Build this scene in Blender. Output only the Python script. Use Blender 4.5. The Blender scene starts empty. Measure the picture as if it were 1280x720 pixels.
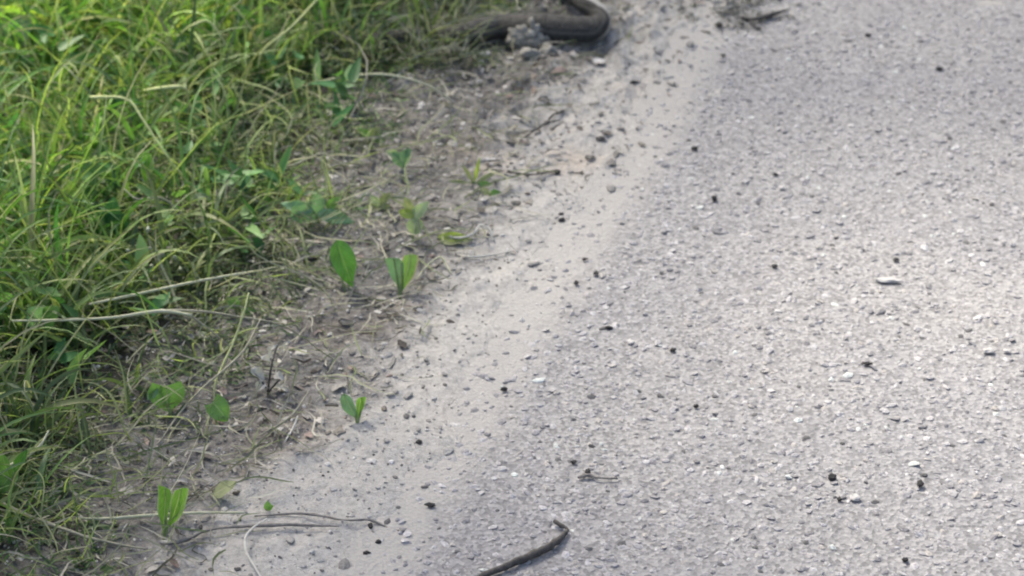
import bpy, math, random
import numpy as np
from mathutils import Vector, noise as mnoise

random.seed(7)
RNG = np.random.default_rng(11)
scene = bpy.context.scene
COL = scene.collection
R = math.radians

# ------------------------------------------------------------------ camera
CAM_H, PITCH, LENS = 1.6, R(30.0), 90.0
cam_d = bpy.data.cameras.new('camera')
cam_d.lens = LENS; cam_d.sensor_width = 36.0; cam_d.clip_start = 0.05; cam_d.clip_end = 500.0
cam = bpy.data.objects.new('camera', cam_d); COL.objects.link(cam)
cam.location = (0, 0, CAM_H); cam.rotation_euler = (R(90) - PITCH, 0, 0)
scene.camera = cam
cam_d.dof.use_dof = True
cam_d.dof.focus_distance = 2.7
cam_d.dof.aperture_fstop = 7.0

# ------------------------------------------------------------------ world, sun, exposure
SUN_EL, SUN_AZ = R(52), R(-35)          # azimuth from +Y towards +X
world = bpy.data.worlds.new('World'); scene.world = world; world.use_nodes = True
nt = world.node_tree
bg = nt.nodes['Background']
sky = nt.nodes.new('ShaderNodeTexSky'); sky.sky_type = 'NISHITA'; sky.sun_disc = False
sky.sun_elevation = SUN_EL; sky.sun_rotation = SUN_AZ
sky.air_density = 1.0; sky.dust_density = 7.0; sky.ozone_density = 0.6
nt.links.new(sky.outputs[0], bg.inputs[0]); bg.inputs[1].default_value = 0.09
sl = bpy.data.lights.new('sun', 'SUN'); sl.energy = 5.0; sl.angle = R(9); sl.color = (1.0, 0.92, 0.79)
so = bpy.data.objects.new('sun', sl); COL.objects.link(so)
SUN_DIR = Vector((math.sin(SUN_AZ) * math.cos(SUN_EL), math.cos(SUN_AZ) * math.cos(SUN_EL), math.sin(SUN_EL)))
so.rotation_euler = SUN_DIR.to_track_quat('Z', 'Y').to_euler()
so.location = SUN_DIR * 20
scene.view_settings.view_transform = 'Standard'; scene.view_settings.look = 'None'
scene.view_settings.exposure = 1.57; scene.view_settings.gamma = 1.0
scene.cycles.use_denoising = True
scene.cycles.max_bounces = 6
scene.cycles.filter_width = 2.0

# ------------------------------------------------------------------ pixel -> place (reference is 1280 x 720)
FPX = 1280 * LENS / 36.0
cP, sP = math.cos(PITCH), math.sin(PITCH)
def ray(px, py):
    x = (px - 640) / FPX; y = (360 - py) / FPX
    return np.array([x, cP + y * sP, -sP + y * cP])
def G(px, py, z=0.0):                   # the point of height z seen at a pixel
    d = ray(px, py); t = (CAM_H - z) / (-d[2])
    return np.array([d[0] * t, d[1] * t, z])
def V(px, py, Y):                       # the point of the upright plane y = Y seen at a pixel
    d = ray(px, py); t = Y / d[1]
    return np.array([d[0] * t, Y, CAM_H + d[2] * t])
def curve(pts):
    w = np.array([G(*p)[:2] for p in pts]); w = w[np.argsort(w[:, 1])]
    s0 = 0.33
    lo = [w[0, 0] - s0 * (w[0, 1] + 60), -60]; hi = [w[-1, 0] + s0 * (60 - w[-1, 1]), 60]
    w = np.vstack([lo, w, hi])
    return lambda y: np.interp(y, w[:, 1], w[:, 0])
road_x = curve([(905, -20), (885, 40), (850, 110), (800, 200), (715, 320), (645, 430), (585, 540), (520, 630), (470, 735)])
sand_x = curve([(800, -20), (760, 70), (690, 130), (640, 200), (590, 320), (520, 400), (450, 500), (370, 570), (290, 600), (215, 700), (200, 735)])
grass_x = curve([(650, -20), (610, 30), (575, 80), (470, 112), (450, 200), (400, 290), (365, 350), (285, 430), (200, 520), (135, 600), (85, 735)])

# ------------------------------------------------------------------ numpy noise
def vnoise(x, y, seed):
    xi = np.floor(x).astype(np.int64); yi = np.floor(y).astype(np.int64)
    fx = x - xi; fy = y - yi
    fx = fx * fx * (3 - 2 * fx); fy = fy * fy * (3 - 2 * fy)
    def h(a, b):
        n = (a * 374761393 + b * 668265263 + seed * 974711) & 0xffffffff
        n = ((n ^ (n >> 13)) * 1274126177) & 0xffffffff
        n = n ^ (n >> 16)
        return (n & 0xffff) / 65535.0
    return (h(xi, yi) * (1 - fx) + h(xi + 1, yi) * fx) * (1 - fy) + (h(xi, yi + 1) * (1 - fx) + h(xi + 1, yi + 1) * fx) * fy
def fbm(x, y, seed, octs=3, lac=2.1, gain=0.5):
    a, s, t = 1.0, 0.0, 0.0
    for o in range(octs):
        s = s + a * vnoise(x, y, seed + o * 17); t += a
        x = x * lac + 3.1; y = y * lac + 1.7; a *= gain
    return s / t
def sstep(a, b, x):
    t = np.clip((x - a) / (b - a), 0, 1); return t * t * (3 - 2 * t)
def soil_h(x, y):
    d = road_x(y) - x                                  # metres to the left of the road's edge
    s = sand_x(y) - x
    h = -0.007 + 0.009 * sstep(-0.06, 0.09, d) + 0.010 * (fbm(x * 14, y * 14, 3, 3) - 0.5)
    rough = 0.5 + 0.5 * sstep(-0.12, 0.04, s) + 0.9 * sstep(3.0, 3.35, y)
    h = h + rough * (0.011 * (fbm(x * 38, y * 30, 9, 3) - 0.5) + 0.006 * (fbm(x * 110, y * 80, 29, 2) - 0.5))
    h = h + 0.012 * sstep(0.1, 0.6, s) * fbm(x * 5, y * 5, 41, 2)
    return h
def road_h(x, y):
    return 0.0025 * (fbm(x * 6, y * 6, 77, 2) - 0.5) + 0.0016 * (fbm(x * 160, y * 160, 5, 2) - 0.5)

def surf_h(x, y):
    return np.where(x > road_x(y) - 0.045, np.maximum(soil_h(x, y), road_h(x, y)), soil_h(x, y))

# ------------------------------------------------------------------ mesh helpers
def mesh_np(name, verts, faces, mat=None, cols=None, uvs=None, smooth=True, attrs=None):
    """verts (n,3); faces (m,3|4) array or list of arrays"""
    me = bpy.data.meshes.new(name)
    if not isinstance(faces, list): faces = [faces]
    faces = [np.asarray(f, dtype=np.int32) for f in faces if len(f)]
    nl = sum(f.size for f in faces); nf = sum(len(f) for f in faces)
    verts = np.asarray(verts, dtype=np.float32)
    me.vertices.add(len(verts)); me.vertices.foreach_set('co', verts.ravel())
    me.loops.add(nl); me.loops.foreach_set('vertex_index', np.concatenate([f.ravel() for f in faces]))
    tot = np.concatenate([np.full(len(f), f.shape[1], dtype=np.int32) for f in faces])
    st = np.concatenate([[0], np.cumsum(tot)[:-1]]).astype(np.int32)
    me.polygons.add(nf); me.polygons.foreach_set('loop_start', st)
    try: me.polygons.foreach_set('loop_total', tot)
    except Exception: pass
    me.polygons.foreach_set('use_smooth', np.full(nf, smooth, dtype=bool))
    if cols is not None:
        ca = me.color_attributes.new('tint', 'FLOAT_COLOR', 'POINT')
        c4 = np.ones((len(verts), 4), dtype=np.float32); c4[:, :3] = cols
        ca.data.foreach_set('color', c4.ravel())
    if uvs is not None:
        ua = me.attributes.new('along', 'FLOAT_VECTOR', 'POINT')
        u3 = np.zeros((len(verts), 3), dtype=np.float32); u3[:, :2] = uvs
        ua.data.foreach_set('vector', u3.ravel())
    for k, v in (attrs or {}).items():
        at = me.attributes.new(k, 'FLOAT', 'POINT'); at.data.foreach_set('value', np.asarray(v, dtype=np.float32))
    me.update(calc_edges=True); me.validate()
    if mat: me.materials.append(mat)
    return me
def link(name, me, parent=None):
    o = bpy.data.objects.new(name, me); COL.objects.link(o)
    if parent: o.parent = parent
    return o
def tag(o, label, cat, group=None, kind=None):
    if label: o['label'] = label
    if cat: o['category'] = cat
    if group: o['group'] = group
    if kind: o['kind'] = kind
    return o
def thing(name, label, cat, loc=(0, 0, 0), group=None):
    o = bpy.data.objects.new(name, None); COL.objects.link(o); o.location = Vector(loc); o.empty_display_size = 0.02
    return tag(o, label, cat, group)
def local(P, root): return np.asarray(P) - np.array(root.location)

# ------------------------------------------------------------------ materials
def newmat(name):
    m = bpy.data.materials.new(name); m.use_nodes = True
    n = m.node_tree.nodes; p = n['Principled BSDF']
    return m, m.node_tree, p
def nd(t, typ, **kw):
    n = t.nodes.new(typ)
    for k, v in kw.items():
        if k in n.inputs: n.inputs[k].default_value = v
        else: setattr(n, k, v)
    return n
def mixc(t, fac, a, b, blend='MIX'):
    m = t.nodes.new('ShaderNodeMix'); m.data_type = 'RGBA'; m.blend_type = blend
    for s, v in ((0, fac), (6, a), (7, b)):
        if hasattr(v, 'is_output'): t.links.new(v, m.inputs[s])
        elif v is not None: m.inputs[s].default_value = v if s == 0 else (*v, 1)
    return m.outputs[2]
def ramp(t, src, stops):
    r = t.nodes.new('ShaderNodeValToRGB'); e = r.color_ramp.elements
    while len(e) < len(stops): e.new(0.5)
    for q, (p, c) in zip(e, stops):
        q.position = p; q.color = (*c, 1) if isinstance(c, (tuple, list)) else (c, c, c, 1)
    t.links.new(src, r.inputs[0]); return r.outputs[0]
def pos(t): return t.nodes.new('ShaderNodeNewGeometry').outputs['Position']
def nz(t, scale, detail=3, rough=0.55, vec=None):
    n = nd(t, 'ShaderNodeTexNoise', Scale=scale, Detail=detail, Roughness=rough)
    t.links.new(vec if vec is not None else pos(t), n.inputs['Vector']); return n.outputs['Fac']
def bump(t, p, h, dist, strength=1.0):
    b = nd(t, 'ShaderNodeBump', Distance=dist, Strength=strength)
    t.links.new(h, b.inputs['Height']); t.links.new(b.outputs[0], p.inputs['Normal']); return b

def soil_mat():
    m, t, p = newmat('soil')
    a = t.nodes.new('ShaderNodeAttribute'); a.attribute_name = 'sand'
    n1 = nz(t, 22, 5, 0.65); n2 = nz(t, 150, 4, 0.7); n3 = nz(t, 5, 2)
    soil = ramp(t, n2, [(0.25, (0.075, 0.073, 0.070)), (0.5, (0.18, 0.177, 0.172)), (0.75, (0.32, 0.316, 0.31))])
    sand = ramp(t, n2, [(0.25, (0.29, 0.284, 0.272)), (0.5, (0.445, 0.436, 0.418)), (0.75, (0.57, 0.56, 0.54))])
    add = t.nodes.new('ShaderNodeMath'); add.operation = 'MULTIPLY_ADD'
    t.links.new(n1, add.inputs[0]); add.inputs[1].default_value = 1.1; 
    t.links.new(a.outputs['Fac'], add.inputs[2])
    f = ramp(t, add.outputs[0], [(0.78, 0.0), (1.0, 1.0)])
    # ramp positions are 0..1, so bring the sum down first
    add2 = t.nodes.new('ShaderNodeMath'); add2.operation = 'MULTIPLY'; add2.inputs[1].default_value = 0.6
    t.links.new(add.outputs[0], add2.inputs[0])
    f = ramp(t, add2.outputs[0], [(0.50, 0.0), (0.78, 1.0)])
    c = mixc(t, f, soil, sand)
    gshade = t.nodes.new('ShaderNodeAttribute'); gshade.attribute_name = 'grass_shade'
    c = mixc(t, gshade.outputs['Fac'], c, (0.030, 0.032, 0.020))  # deep shade between the grass, painted into the soil colour
    warm = ramp(t, n3, [(0.55, (1, 1, 1)), (0.75, (1.06, 0.98, 0.90))])
    c = mixc(t, 1.0, c, warm, 'MULTIPLY')
    t.links.new(c, p.inputs['Base Color']); p.inputs['Roughness'].default_value = 0.95
    p.inputs['Specular IOR Level'].default_value = 0.2
    bump(t, p, nz(t, 420, 3, 0.7), 0.003)
    return m
def asphalt_mat():
    m, t, p = newmat('asphalt')
    v = nd(t, 'ShaderNodeTexVoronoi', Scale=230.0); t.links.new(pos(t), v.inputs['Vector'])
    grain = ramp(t, v.outputs['Color'], [(0.1, (0.16, 0.16, 0.165)), (0.5, (0.26, 0.26, 0.267)), (0.9, (0.35, 0.35, 0.352))])
    big = ramp(t, nz(t, 3.2, 3), [(0.3, (0.93, 0.93, 0.95)), (0.7, (1.06, 1.05, 1.03))])
    c = mixc(t, 1.0, grain, big, 'MULTIPLY')
    a = t.nodes.new('ShaderNodeAttribute'); a.attribute_name = 'dust'
    dn = t.nodes.new('ShaderNodeMath'); dn.operation = 'MULTIPLY'
    dn.operation = 'MULTIPLY_ADD'; t.links.new(a.outputs['Fac'], dn.inputs[0]); dn.inputs[1].default_value = 0.62
    t.links.new(nz(t, 26, 6, 0.8), dn.inputs[2])
    c = mixc(t, ramp(t, dn.outputs[0], [(0.55, 0.0), (1.0, 0.85)]), c, (0.37, 0.362, 0.345))
    t.links.new(c, p.inputs['Base Color']); p.inputs['Roughness'].default_value = 0.85
    p.inputs['Specular IOR Level'].default_value = 0.3
    bump(t, p, v.outputs['Distance'], 0.0015, 0.7)
    return m
def tint_mat(name, rough=0.8, trans=0.0, spec=0.3, grain=None, bumpd=0.0):
    """colour comes from each piece's own tint"""
    m, t, p = newmat(name)
    a = t.nodes.new('ShaderNodeVertexColor'); a.layer_name = 'tint'
    c = a.outputs[0]
    if grain:
        c = mixc(t, 1.0, c, ramp(t, nz(t, grain, 3), [(0.3, 0.75), (0.7, 1.25)]), 'MULTIPLY')
    t.links.new(c, p.inputs['Base Color']); p.inputs['Roughness'].default_value = rough
    p.inputs['Specular IOR Level'].default_value = spec
    if bumpd: bump(t, p, nz(t, 500, 2), bumpd)
    if trans:
        tr = t.nodes.new('ShaderNodeBsdfTranslucent'); mx = t.nodes.new('ShaderNodeMixShader'); mx.inputs[0].default_value = trans
        t.links.new(mixc(t, 1.0, c, (1.1, 1.25, 0.6), 'MULTIPLY'), tr.inputs[0])
        t.links.new(p.outputs[0], mx.inputs[1]); t.links.new(tr.outputs[0], mx.inputs[2])
        t.links.new(mx.outputs[0], t.nodes['Material Output'].inputs[0])
    return m
def leaf_mat(name, base, vein, edge=None, trans=0.3, rough=0.55):
    m, t, p = newmat(name)
    a = t.nodes.new('ShaderNodeAttribute'); a.attribute_name = 'along'
    sx = t.nodes.new('ShaderNodeSeparateXYZ'); t.links.new(a.outputs['Vector'], sx.inputs[0])   # x along, y across -1..1
    ab = t.nodes.new('ShaderNodeMath'); ab.operation = 'ABSOLUTE'; t.links.new(sx.outputs[1], ab.inputs[0])
    ma = t.nodes.new('ShaderNodeMath'); ma.operation = 'MULTIPLY_ADD'                                 # side veins: x - 0.45|y|
    t.links.new(ab.outputs[0], ma.inputs[0]); ma.inputs[1].default_value = -0.32; t.links.new(sx.outputs[0], ma.inputs[2])
    sc = t.nodes.new('ShaderNodeMath'); sc.operation = 'MULTIPLY'; sc.inputs[1].default_value = 44.0; t.links.new(ma.outputs[0], sc.inputs[0])
    sn = t.nodes.new('ShaderNodeMath'); sn.operation = 'SINE'; t.links.new(sc.outputs[0], sn.inputs[0])
    side = ramp(t, sn.outputs[0], [(0.86, 0.0), (1.0, 0.45)])
    mid = ramp(t, ab.outputs[0], [(0.03, 1.0), (0.10, 0.0)])
    mx = t.nodes.new('ShaderNodeMath'); mx.operation = 'MAXIMUM'; t.links.new(side, mx.inputs[0]); t.links.new(mid, mx.inputs[1])
    c = mixc(t, ramp(t, nz(t, 70, 3), [(0.3, 0.0), (0.7, 1.0)]), tuple(x * 0.78 for x in base), tuple(min(1, x * 1.2) for x in base))
    c = mixc(t, mx.outputs[0], c, vein)
    if edge: c = mixc(t, ramp(t, ab.outputs[0], [(0.72, 0.0), (0.95, 1.0)]), c, edge)
    t.links.new(c, p.inputs['Base Color']); p.inputs['Roughness'].default_value = rough
    bump(t, p, mx.outputs[0], 0.0006, 0.6)
    tr = t.nodes.new('ShaderNodeBsdfTranslucent'); ms = t.nodes.new('ShaderNodeMixShader'); ms.inputs[0].default_value = trans
    t.links.new(mixc(t, 1.0, c, (1.2, 1.3, 0.7), 'MULTIPLY'), tr.inputs[0])
    t.links.new(p.outputs[0], ms.inputs[1]); t.links.new(tr.outputs[0], ms.inputs[2])
    t.links.new(ms.outputs[0], t.nodes['Material Output'].inputs[0])
    return m
def plain_mat(name, a, b, scale=120, rough=0.8, spec=0.3, bd=0.001):
    m, t, p = newmat(name)
    f = nz(t, scale, 4, 0.65)
    t.links.new(mixc(t, ramp(t, f, [(0.35, 0.0), (0.65, 1.0)]), a, b), p.inputs['Base Color'])
    p.inputs['Roughness'].default_value = rough; p.inputs['Specular IOR Level'].default_value = spec
    bump(t, p, f, bd); return m

M_SOIL, M_ROAD = soil_mat(), asphalt_mat()
M_CHIP = tint_mat('stone_chips', 0.85, 0, 0.25, grain=400)
M_GRASS = tint_mat('grass_blades', 0.5, 0.35, 0.35)
M_STRAW = tint_mat('straw', 0.75, 0.12, 0.2)
M_FLAKE = tint_mat('litter', 0.9, 0, 0.15, grain=250)

# ------------------------------------------------------------------ ground and road
def axis(lo, hi, step, far):
    n = int(round((hi - lo) / step)); core = np.linspace(lo, hi, n + 1)
    g = [0.02 * 1.45 ** k for k in range(60)]; c = np.cumsum(g); c = c[c < far]; c = np.append(c, far)
    return np.concatenate([(lo - c)[::-1], core, hi + c])
def sheet(xs, ys, hf):
    X, Y = np.meshgrid(xs, ys); Z = hf(X, Y); nx, ny = len(xs), len(ys)
    v = np.stack([X.ravel(), Y.ravel(), Z.ravel()], 1)
    i = (np.arange(ny - 1)[:, None] * nx + np.arange(nx - 1)[None, :]).ravel()
    return v, np.stack([i, i + 1, i + nx + 1, i + nx], 1)
xs, ys = axis(-1.15, 0.5, 0.0042, 60), axis(1.95, 4.5, 0.005, 60)
v, f = sheet(xs, ys, soil_h)
sd = v[:, 0] - sand_x(v[:, 1])
sand = 0.55 + np.clip(sd * 5.0, -1.2, 1.0) + 0.22 * sstep(2.9, 3.2, v[:, 1]) * (sd > -0.3)
sand = sand - 0.32 * sstep(3.05, 3.5, v[:, 1]) * (fbm(v[:, 0] * 30, v[:, 1] * 18, 51, 3) > 0.47)
tag(link('ground', mesh_np('ground', v, f, M_SOIL, attrs={'sand': sand, 'grass_shade': 0.85 * sstep(0.0, 0.12, grass_x(v[:, 1]) - v[:, 0])})), 'pale sandy soil verge with dry litter beside the asphalt road', None, None, 'structure')  # last attribute masks the painted shade beneath the grass
xs = np.concatenate([np.arange(0, 1.5, 0.0042), 1.5 + np.cumsum(0.02 * 1.5 ** np.arange(14))]); ys = axis(1.95, 4.5, 0.005, 60)
X, Y = np.meshgrid(xs, ys); XX = X + road_x(Y) - 0.05
wid = X.max()
Z = road_h(XX, Y)
v = np.stack([XX.ravel(), Y.ravel(), Z.ravel()], 1); nx, ny = len(xs), len(ys)
i = (np.arange(ny - 1)[:, None] * nx + np.arange(nx - 1)[None, :]).ravel()
f = np.stack([i, i + 1, i + nx + 1, i + nx], 1)
dd = v[:, 0] - road_x(v[:, 1])
dust = np.clip(1.0 - dd / 0.065, 0, 1) ** 1.0 * 0.95
tag(link('road', mesh_np('road', v, f, M_ROAD, attrs={'dust': dust})), 'worn grey asphalt road with exposed pale stone chips', None, None, 'structure')

# ------------------------------------------------------------------ stones as loose pieces
def ico(sub=0):
    import bmesh
    bm = bmesh.new(); bmesh.ops.create_icosphere(bm, subdivisions=sub + 1, radius=1)
    vv = np.array([x.co[:] for x in bm.verts]); ff = np.array([[q.index for q in p.verts] for p in bm.faces]); bm.free(); return vv, ff
ICO0, ICO1 = ico(0), ico(1)
def stones(name, P, size, flat, cols, mat, base=ICO0, jit=0.3):
    n = len(P); bv, bf = base; k = len(bv)
    s = np.stack([size * RNG.uniform(0.75, 1.35, n), size * RNG.uniform(0.6, 1.0, n), size * flat], 1)
    a = RNG.uniform(0, 2 * np.pi, n); ca, sa = np.cos(a), np.sin(a)
    q = bv[None] * (1 + RNG.uniform(-jit, jit, (n, k, 1))) * s[:, None, :]
    x = q[..., 0] * ca[:, None] - q[..., 1] * sa[:, None]; y = q[..., 0] * sa[:, None] + q[..., 1] * ca[:, None]
    tl = RNG.normal(0, 0.15, (n, 2))
    z = q[..., 2] + x * tl[:, :1] + y * tl[:, 1:]
    v = np.stack([x, y, z], 2) + P[:, None, :]
    f = bf[None] + (np.arange(n) * k)[:, None, None]
    return mesh_np(name, v.reshape(-1, 3), f.reshape(-1, 3), mat, np.repeat(cols, k, 0), smooth=False)
def pick(n, palette, w, jitter=0.12):
    pal = np.array(palette); w = np.array(w) / sum(w)
    c = pal[RNG.choice(len(pal), n, p=w)]
    return np.clip(c * (1 + RNG.normal(0, jitter, (n, 1))), 0.01, 0.95)
NCH = 50000
x = RNG.uniform(-0.5, 1.5, NCH); y = RNG.uniform(1.8, 4.7, NCH)
e = x - road_x(y)
ok = (e > -0.03) & (RNG.uniform(0, 1, NCH) < 0.55 + 0.45 * sstep(0.0, 0.10, e)); x, y = x[ok], y[ok]
n = len(x); size = 0.0022 + 0.0052 * RNG.beta(1.5, 2.9, n)
P = np.stack([x, y, road_h(x, y) + size * RNG.uniform(-0.36, 0.08, n)], 1)
cols = pick(n, [(0.31, 0.306, 0.318), (0.40, 0.395, 0.405), (0.22, 0.218, 0.228), (0.52, 0.55, 0.535), (0.11, 0.11, 0.113), (0.36, 0.345, 0.33)], [42, 28, 18, 1.6, 3, 8], 0.08)
tag(link('stone_chippings', stones('stone_chippings', P, size, 0.45, cols, M_CHIP)), 'dense pale grey stone chips bedded in the asphalt surface', 'gravel', None, 'stuff')
# grit on the sandy shoulder
n = 24000
x = RNG.uniform(-1.1, 0.5, n); y = RNG.uniform(1.8, 4.7, n); e = road_x(y) - x; s = sand_x(y) - x
ok = (e > -0.02) & (s < 0.35); x, y = x[ok], y[ok]; n = len(x)
size = 0.0012 + 0.0038 * RNG.beta(1.1, 5, n)
P = np.stack([x, y, soil_h(x, y) + size * 0.2], 1)
cols = pick(n, [(0.40, 0.395, 0.38), (0.28, 0.275, 0.265), (0.56, 0.55, 0.54), (0.09, 0.088, 0.085), (0.19, 0.18, 0.17)], [44, 26, 12, 7, 11])
tag(link('grit', stones('grit', P, size, 0.6, cols, M_CHIP)), 'loose grit and crumbs scattered over the sandy road shoulder', 'gravel', None, 'stuff')
# soil crumbs and clods by the snake and along the litter
n = 5200
x = RNG.uniform(-1.1, 0.5, n); y = RNG.uniform(1.8, 4.7, n); s = sand_x(y) - x; e = road_x(y) - x
ok = (e > 0) & (((s > -0.05) & (s < 0.5)) | ((y > 3.05) & (RNG.uniform(0, 1, n) < 0.5)))
x, y = x[ok], y[ok]; n = len(x); size = 0.002 + 0.006 * RNG.beta(1, 4, n)
P = np.stack([x, y, soil_h(x, y) + size * 0.1], 1)
cols = pick(n, [(0.30, 0.285, 0.26), (0.20, 0.185, 0.165), (0.42, 0.41, 0.39), (0.09, 0.08, 0.07), (0.24, 0.19, 0.17)], [35, 25, 20, 8, 12])
tag(link('soil_crumbs', stones('soil_crumbs', P, size, 0.5, cols, M_CHIP, ICO1, 0.15)), 'grey brown crumbs of dry soil among the litter', 'dirt', None, 'stuff')

n = 2600
x = RNG.uniform(-0.6, 0.6, n); y = RNG.uniform(2.0, 4.7, n); s = sand_x(y) - x; e = road_x(y) - x
pk = fbm(x * 9, y * 9, 61, 2)
ok = (e > 0.0) & (s > -0.2) & (s < 0.3) & (((y > 2.95) & (pk > 0.42)) | (RNG.uniform(0, 1, n) < 0.22))
x, y = x[ok], y[ok]; n = len(x); size = 0.003 + 0.008 * RNG.beta(1.1, 3.4, n)
P = np.stack([x, y, soil_h(x, y) + size * 0.12], 1)
cols = pick(n, [(0.36, 0.355, 0.34), (0.31, 0.305, 0.295), (0.41, 0.405, 0.395), (0.14, 0.135, 0.13), (0.24, 0.232, 0.222)], [34, 30, 12, 8, 16])
tag(link('earth_flakes', stones('earth_flakes', P, size, 0.32, cols, M_CHIP, ICO1, 0.17)), 'broken flat crusts of pale and dark earth along the shoulder', 'dirt', None, 'stuff')

# ------------------------------------------------------------------ blades (grass, straw)
def blades(name, P, L, W, az, th0, curl, cols, mat, S=6, fold=0.25, wob=0.25, zmin=0.002, tipcol=None, jog=0.0):
    n = len(P); t = np.linspace(0, 1, S + 1)
    th = th0[:, None] + curl[:, None] * t[None] ** 1.3
    a = az[:, None] + wob * (RNG.normal(0, 1, (n, 1)) * t[None] + RNG.normal(0, 0.6, (n, 1)) * np.sin(t[None] * 5))
    if jog: a = a + np.cumsum(RNG.normal(0, jog, (n, S + 1)), 1)
    st = (L / S)[:, None]
    dx = np.sin(th) * np.sin(a) * st; dy = np.sin(th) * np.cos(a) * st; dz = np.cos(th) * st
    z0 = np.zeros((n, 1))
    X = P[:, 0:1] + np.concatenate([z0, np.cumsum(dx[:, :-1], 1)], 1)
    Y = P[:, 1:2] + np.concatenate([z0, np.cumsum(dy[:, :-1], 1)], 1)
    Z = P[:, 2:3] + np.concatenate([z0, np.cumsum(dz[:, :-1], 1)], 1)
    gz = surf_h(X, Y) + zmin * RNG.uniform(0.6, 3, (n, 1)); Z = np.maximum(Z, gz)
    prof = np.minimum(1, 0.55 + t * 2.2) * (1 - t ** 2.6) + 0.03
    tw = RNG.normal(0, 0.5, (n, 1)) + RNG.normal(0, 0.9, (n, 1)) * t[None]
    sx, sy = np.cos(a) * np.cos(tw), -np.sin(a) * np.cos(tw); sz = np.sin(tw)
    w = (W[:, None] * prof[None]) * 0.5
    # normal-ish direction used for the fold
    nxv = -np.cos(th) * np.sin(a); nyv = -np.cos(th) * np.cos(a); nzv = np.sin(th)
    Lf = np.stack([X - sx * w, Y - sy * w, Z - sz * w], 2); Rt = np.stack([X + sx * w, Y + sy * w, Z + sz * w], 2)
    C = np.stack([X - nxv * w * fold * 2, Y - nyv * w * fold * 2, Z - nzv * w * fold * 2], 2)
    v = np.stack([Lf, C, Rt], 2).reshape(n, -1, 3)       # (n, (S+1)*3, 3)
    k = (S + 1) * 3; b = []
    for s in range(S):
        q = s * 3; b += [[q, q + 1, q + 4, q + 3], [q + 1, q + 2, q + 5, q + 4]]
    f = np.array(b)[None] + (np.arange(n) * k)[:, None, None]
    c = cols[:, None, :] * np.ones((1, S + 1, 1))
    if tipcol is not None:
        g = (t[None, :, None] ** 2) * RNG.uniform(0, 1, (n, 1, 1)) ** 2
        c = c * (1 - g) + np.array(tipcol)[None, None] * g
    c = np.repeat(c, 3, 1)
    return mesh_np(name, v.reshape(-1, 3), f.reshape(-1, 4), mat, c.reshape(-1, 3))
def field(n_cl, per, xr, yr, dens, seed=0):
    """clumped roots; dens(x, y) in 0..1"""
    cx = RNG.uniform(*xr, n_cl); cy = RNG.uniform(*yr, n_cl)
    ok = RNG.uniform(0, 1, n_cl) < dens(cx, cy); cx, cy = cx[ok], cy[ok]
    m = RNG.poisson(per, len(cx)) + 1
    idx = np.repeat(np.arange(len(cx)), m)
    x = cx[idx] + RNG.normal(0, 0.014, len(idx)); y = cy[idx] + RNG.normal(0, 0.014, len(idx))
    return x, y, idx, len(cx)
def into(x, y): return grass_x(y) - x                     # metres into the grass
GREENS = [(0.078, 0.185, 0.06), (0.11, 0.24, 0.07), (0.05, 0.135, 0.055), (0.19, 0.34, 0.11), (0.08, 0.165, 0.09), (0.23, 0.27, 0.15), (0.38, 0.38, 0.29), (0.32, 0.45, 0.14)]
def grass(name, label, n_cl, per, xr, yr, Lr, Wr, dens, wts, th=(0.1, 0.7), curl=(0.3, 1.7), bright=None, S=6):
    x, y, idx, nc = field(n_cl, per, xr, yr, dens); n = len(x)
    d = into(x, y); tall = 0.35 + 0.65 * sstep(0.0, 0.30, d)
    L = RNG.uniform(*Lr, n) * tall * RNG.uniform(0.7, 1.2, nc)[idx]; W = RNG.uniform(*Wr, n)
    ccl = RNG.normal(0, 0.16, nc)[idx]
    cols = pick(n, GREENS, wts, 0.18) * (1 + ccl)[:, None]
    pz = np.clip(sstep(0.12, 0.45, d) * (0.55 + 0.9 * (fbm(x * 4, y * 4, 71, 2) - 0.3)), 0, 1)[:, None]
    cols = cols * (1 - pz) + cols * np.array([1.45, 1.35, 0.75]) * pz    # yellower sward deeper in
    dull = (0.75 * (1 - sstep(0.05, 0.42, d)) * sstep(0.35, 0.6, fbm(x * 7, y * 7, 91, 2)))[:, None]
    cols = cols * (1 - dull) + np.array([0.095, 0.125, 0.08]) * (0.7 + 0.6 * RNG.uniform(0, 1, (n, 1))) * dull
    edge = (1 - sstep(-0.05, 0.16, d))[:, None]
    cols = cols * (1 - edge * 0.35) + np.array([0.14, 0.18, 0.11]) * edge * 0.35
    cols = np.clip(cols, 0.02, 0.6)
    P = np.stack([x, y, soil_h(x, y) - 0.002], 1)
    az = RNG.uniform(0, 2 * np.pi, n)
    me = blades(name, P, L, W, az, RNG.uniform(*th, n), RNG.uniform(*curl, n), cols, M_GRASS, S, tipcol=(0.36, 0.34, 0.16))
    return tag(link('grass', me), label, 'grass', None, 'stuff')
dn = lambda x, y: sstep(-0.09, 0.06, into(x, y)) * (0.35 + 0.65 * sstep(0.3, 0.55, fbm(x * 9, y * 9, 13, 2)))
near = (-1.25, 0.1), (1.75, 4.75)
grass('short_grass', 'fine low green grass matted over the verge', 14500, 4.5, *near, (0.03, 0.09), (0.0018, 0.0046), dn, [30, 20, 25, 5, 20, 8, 5, 2], th=(0.3, 1.3))
grass('tall_grass', 'taller arching green and yellowish grass blades along the verge', 3000, 6.0, *near, (0.08, 0.23), (0.0030, 0.0085),
      lambda x, y: sstep(0.02, 0.22, into(x, y)) * (0.3 + 0.7 * sstep(0.35, 0.6, fbm(x * 6, y * 6, 23, 2))), [24, 24, 18, 14, 10, 4, 2.5, 13], th=(0.05, 0.7), curl=(0.4, 2.3), S=8)
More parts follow.
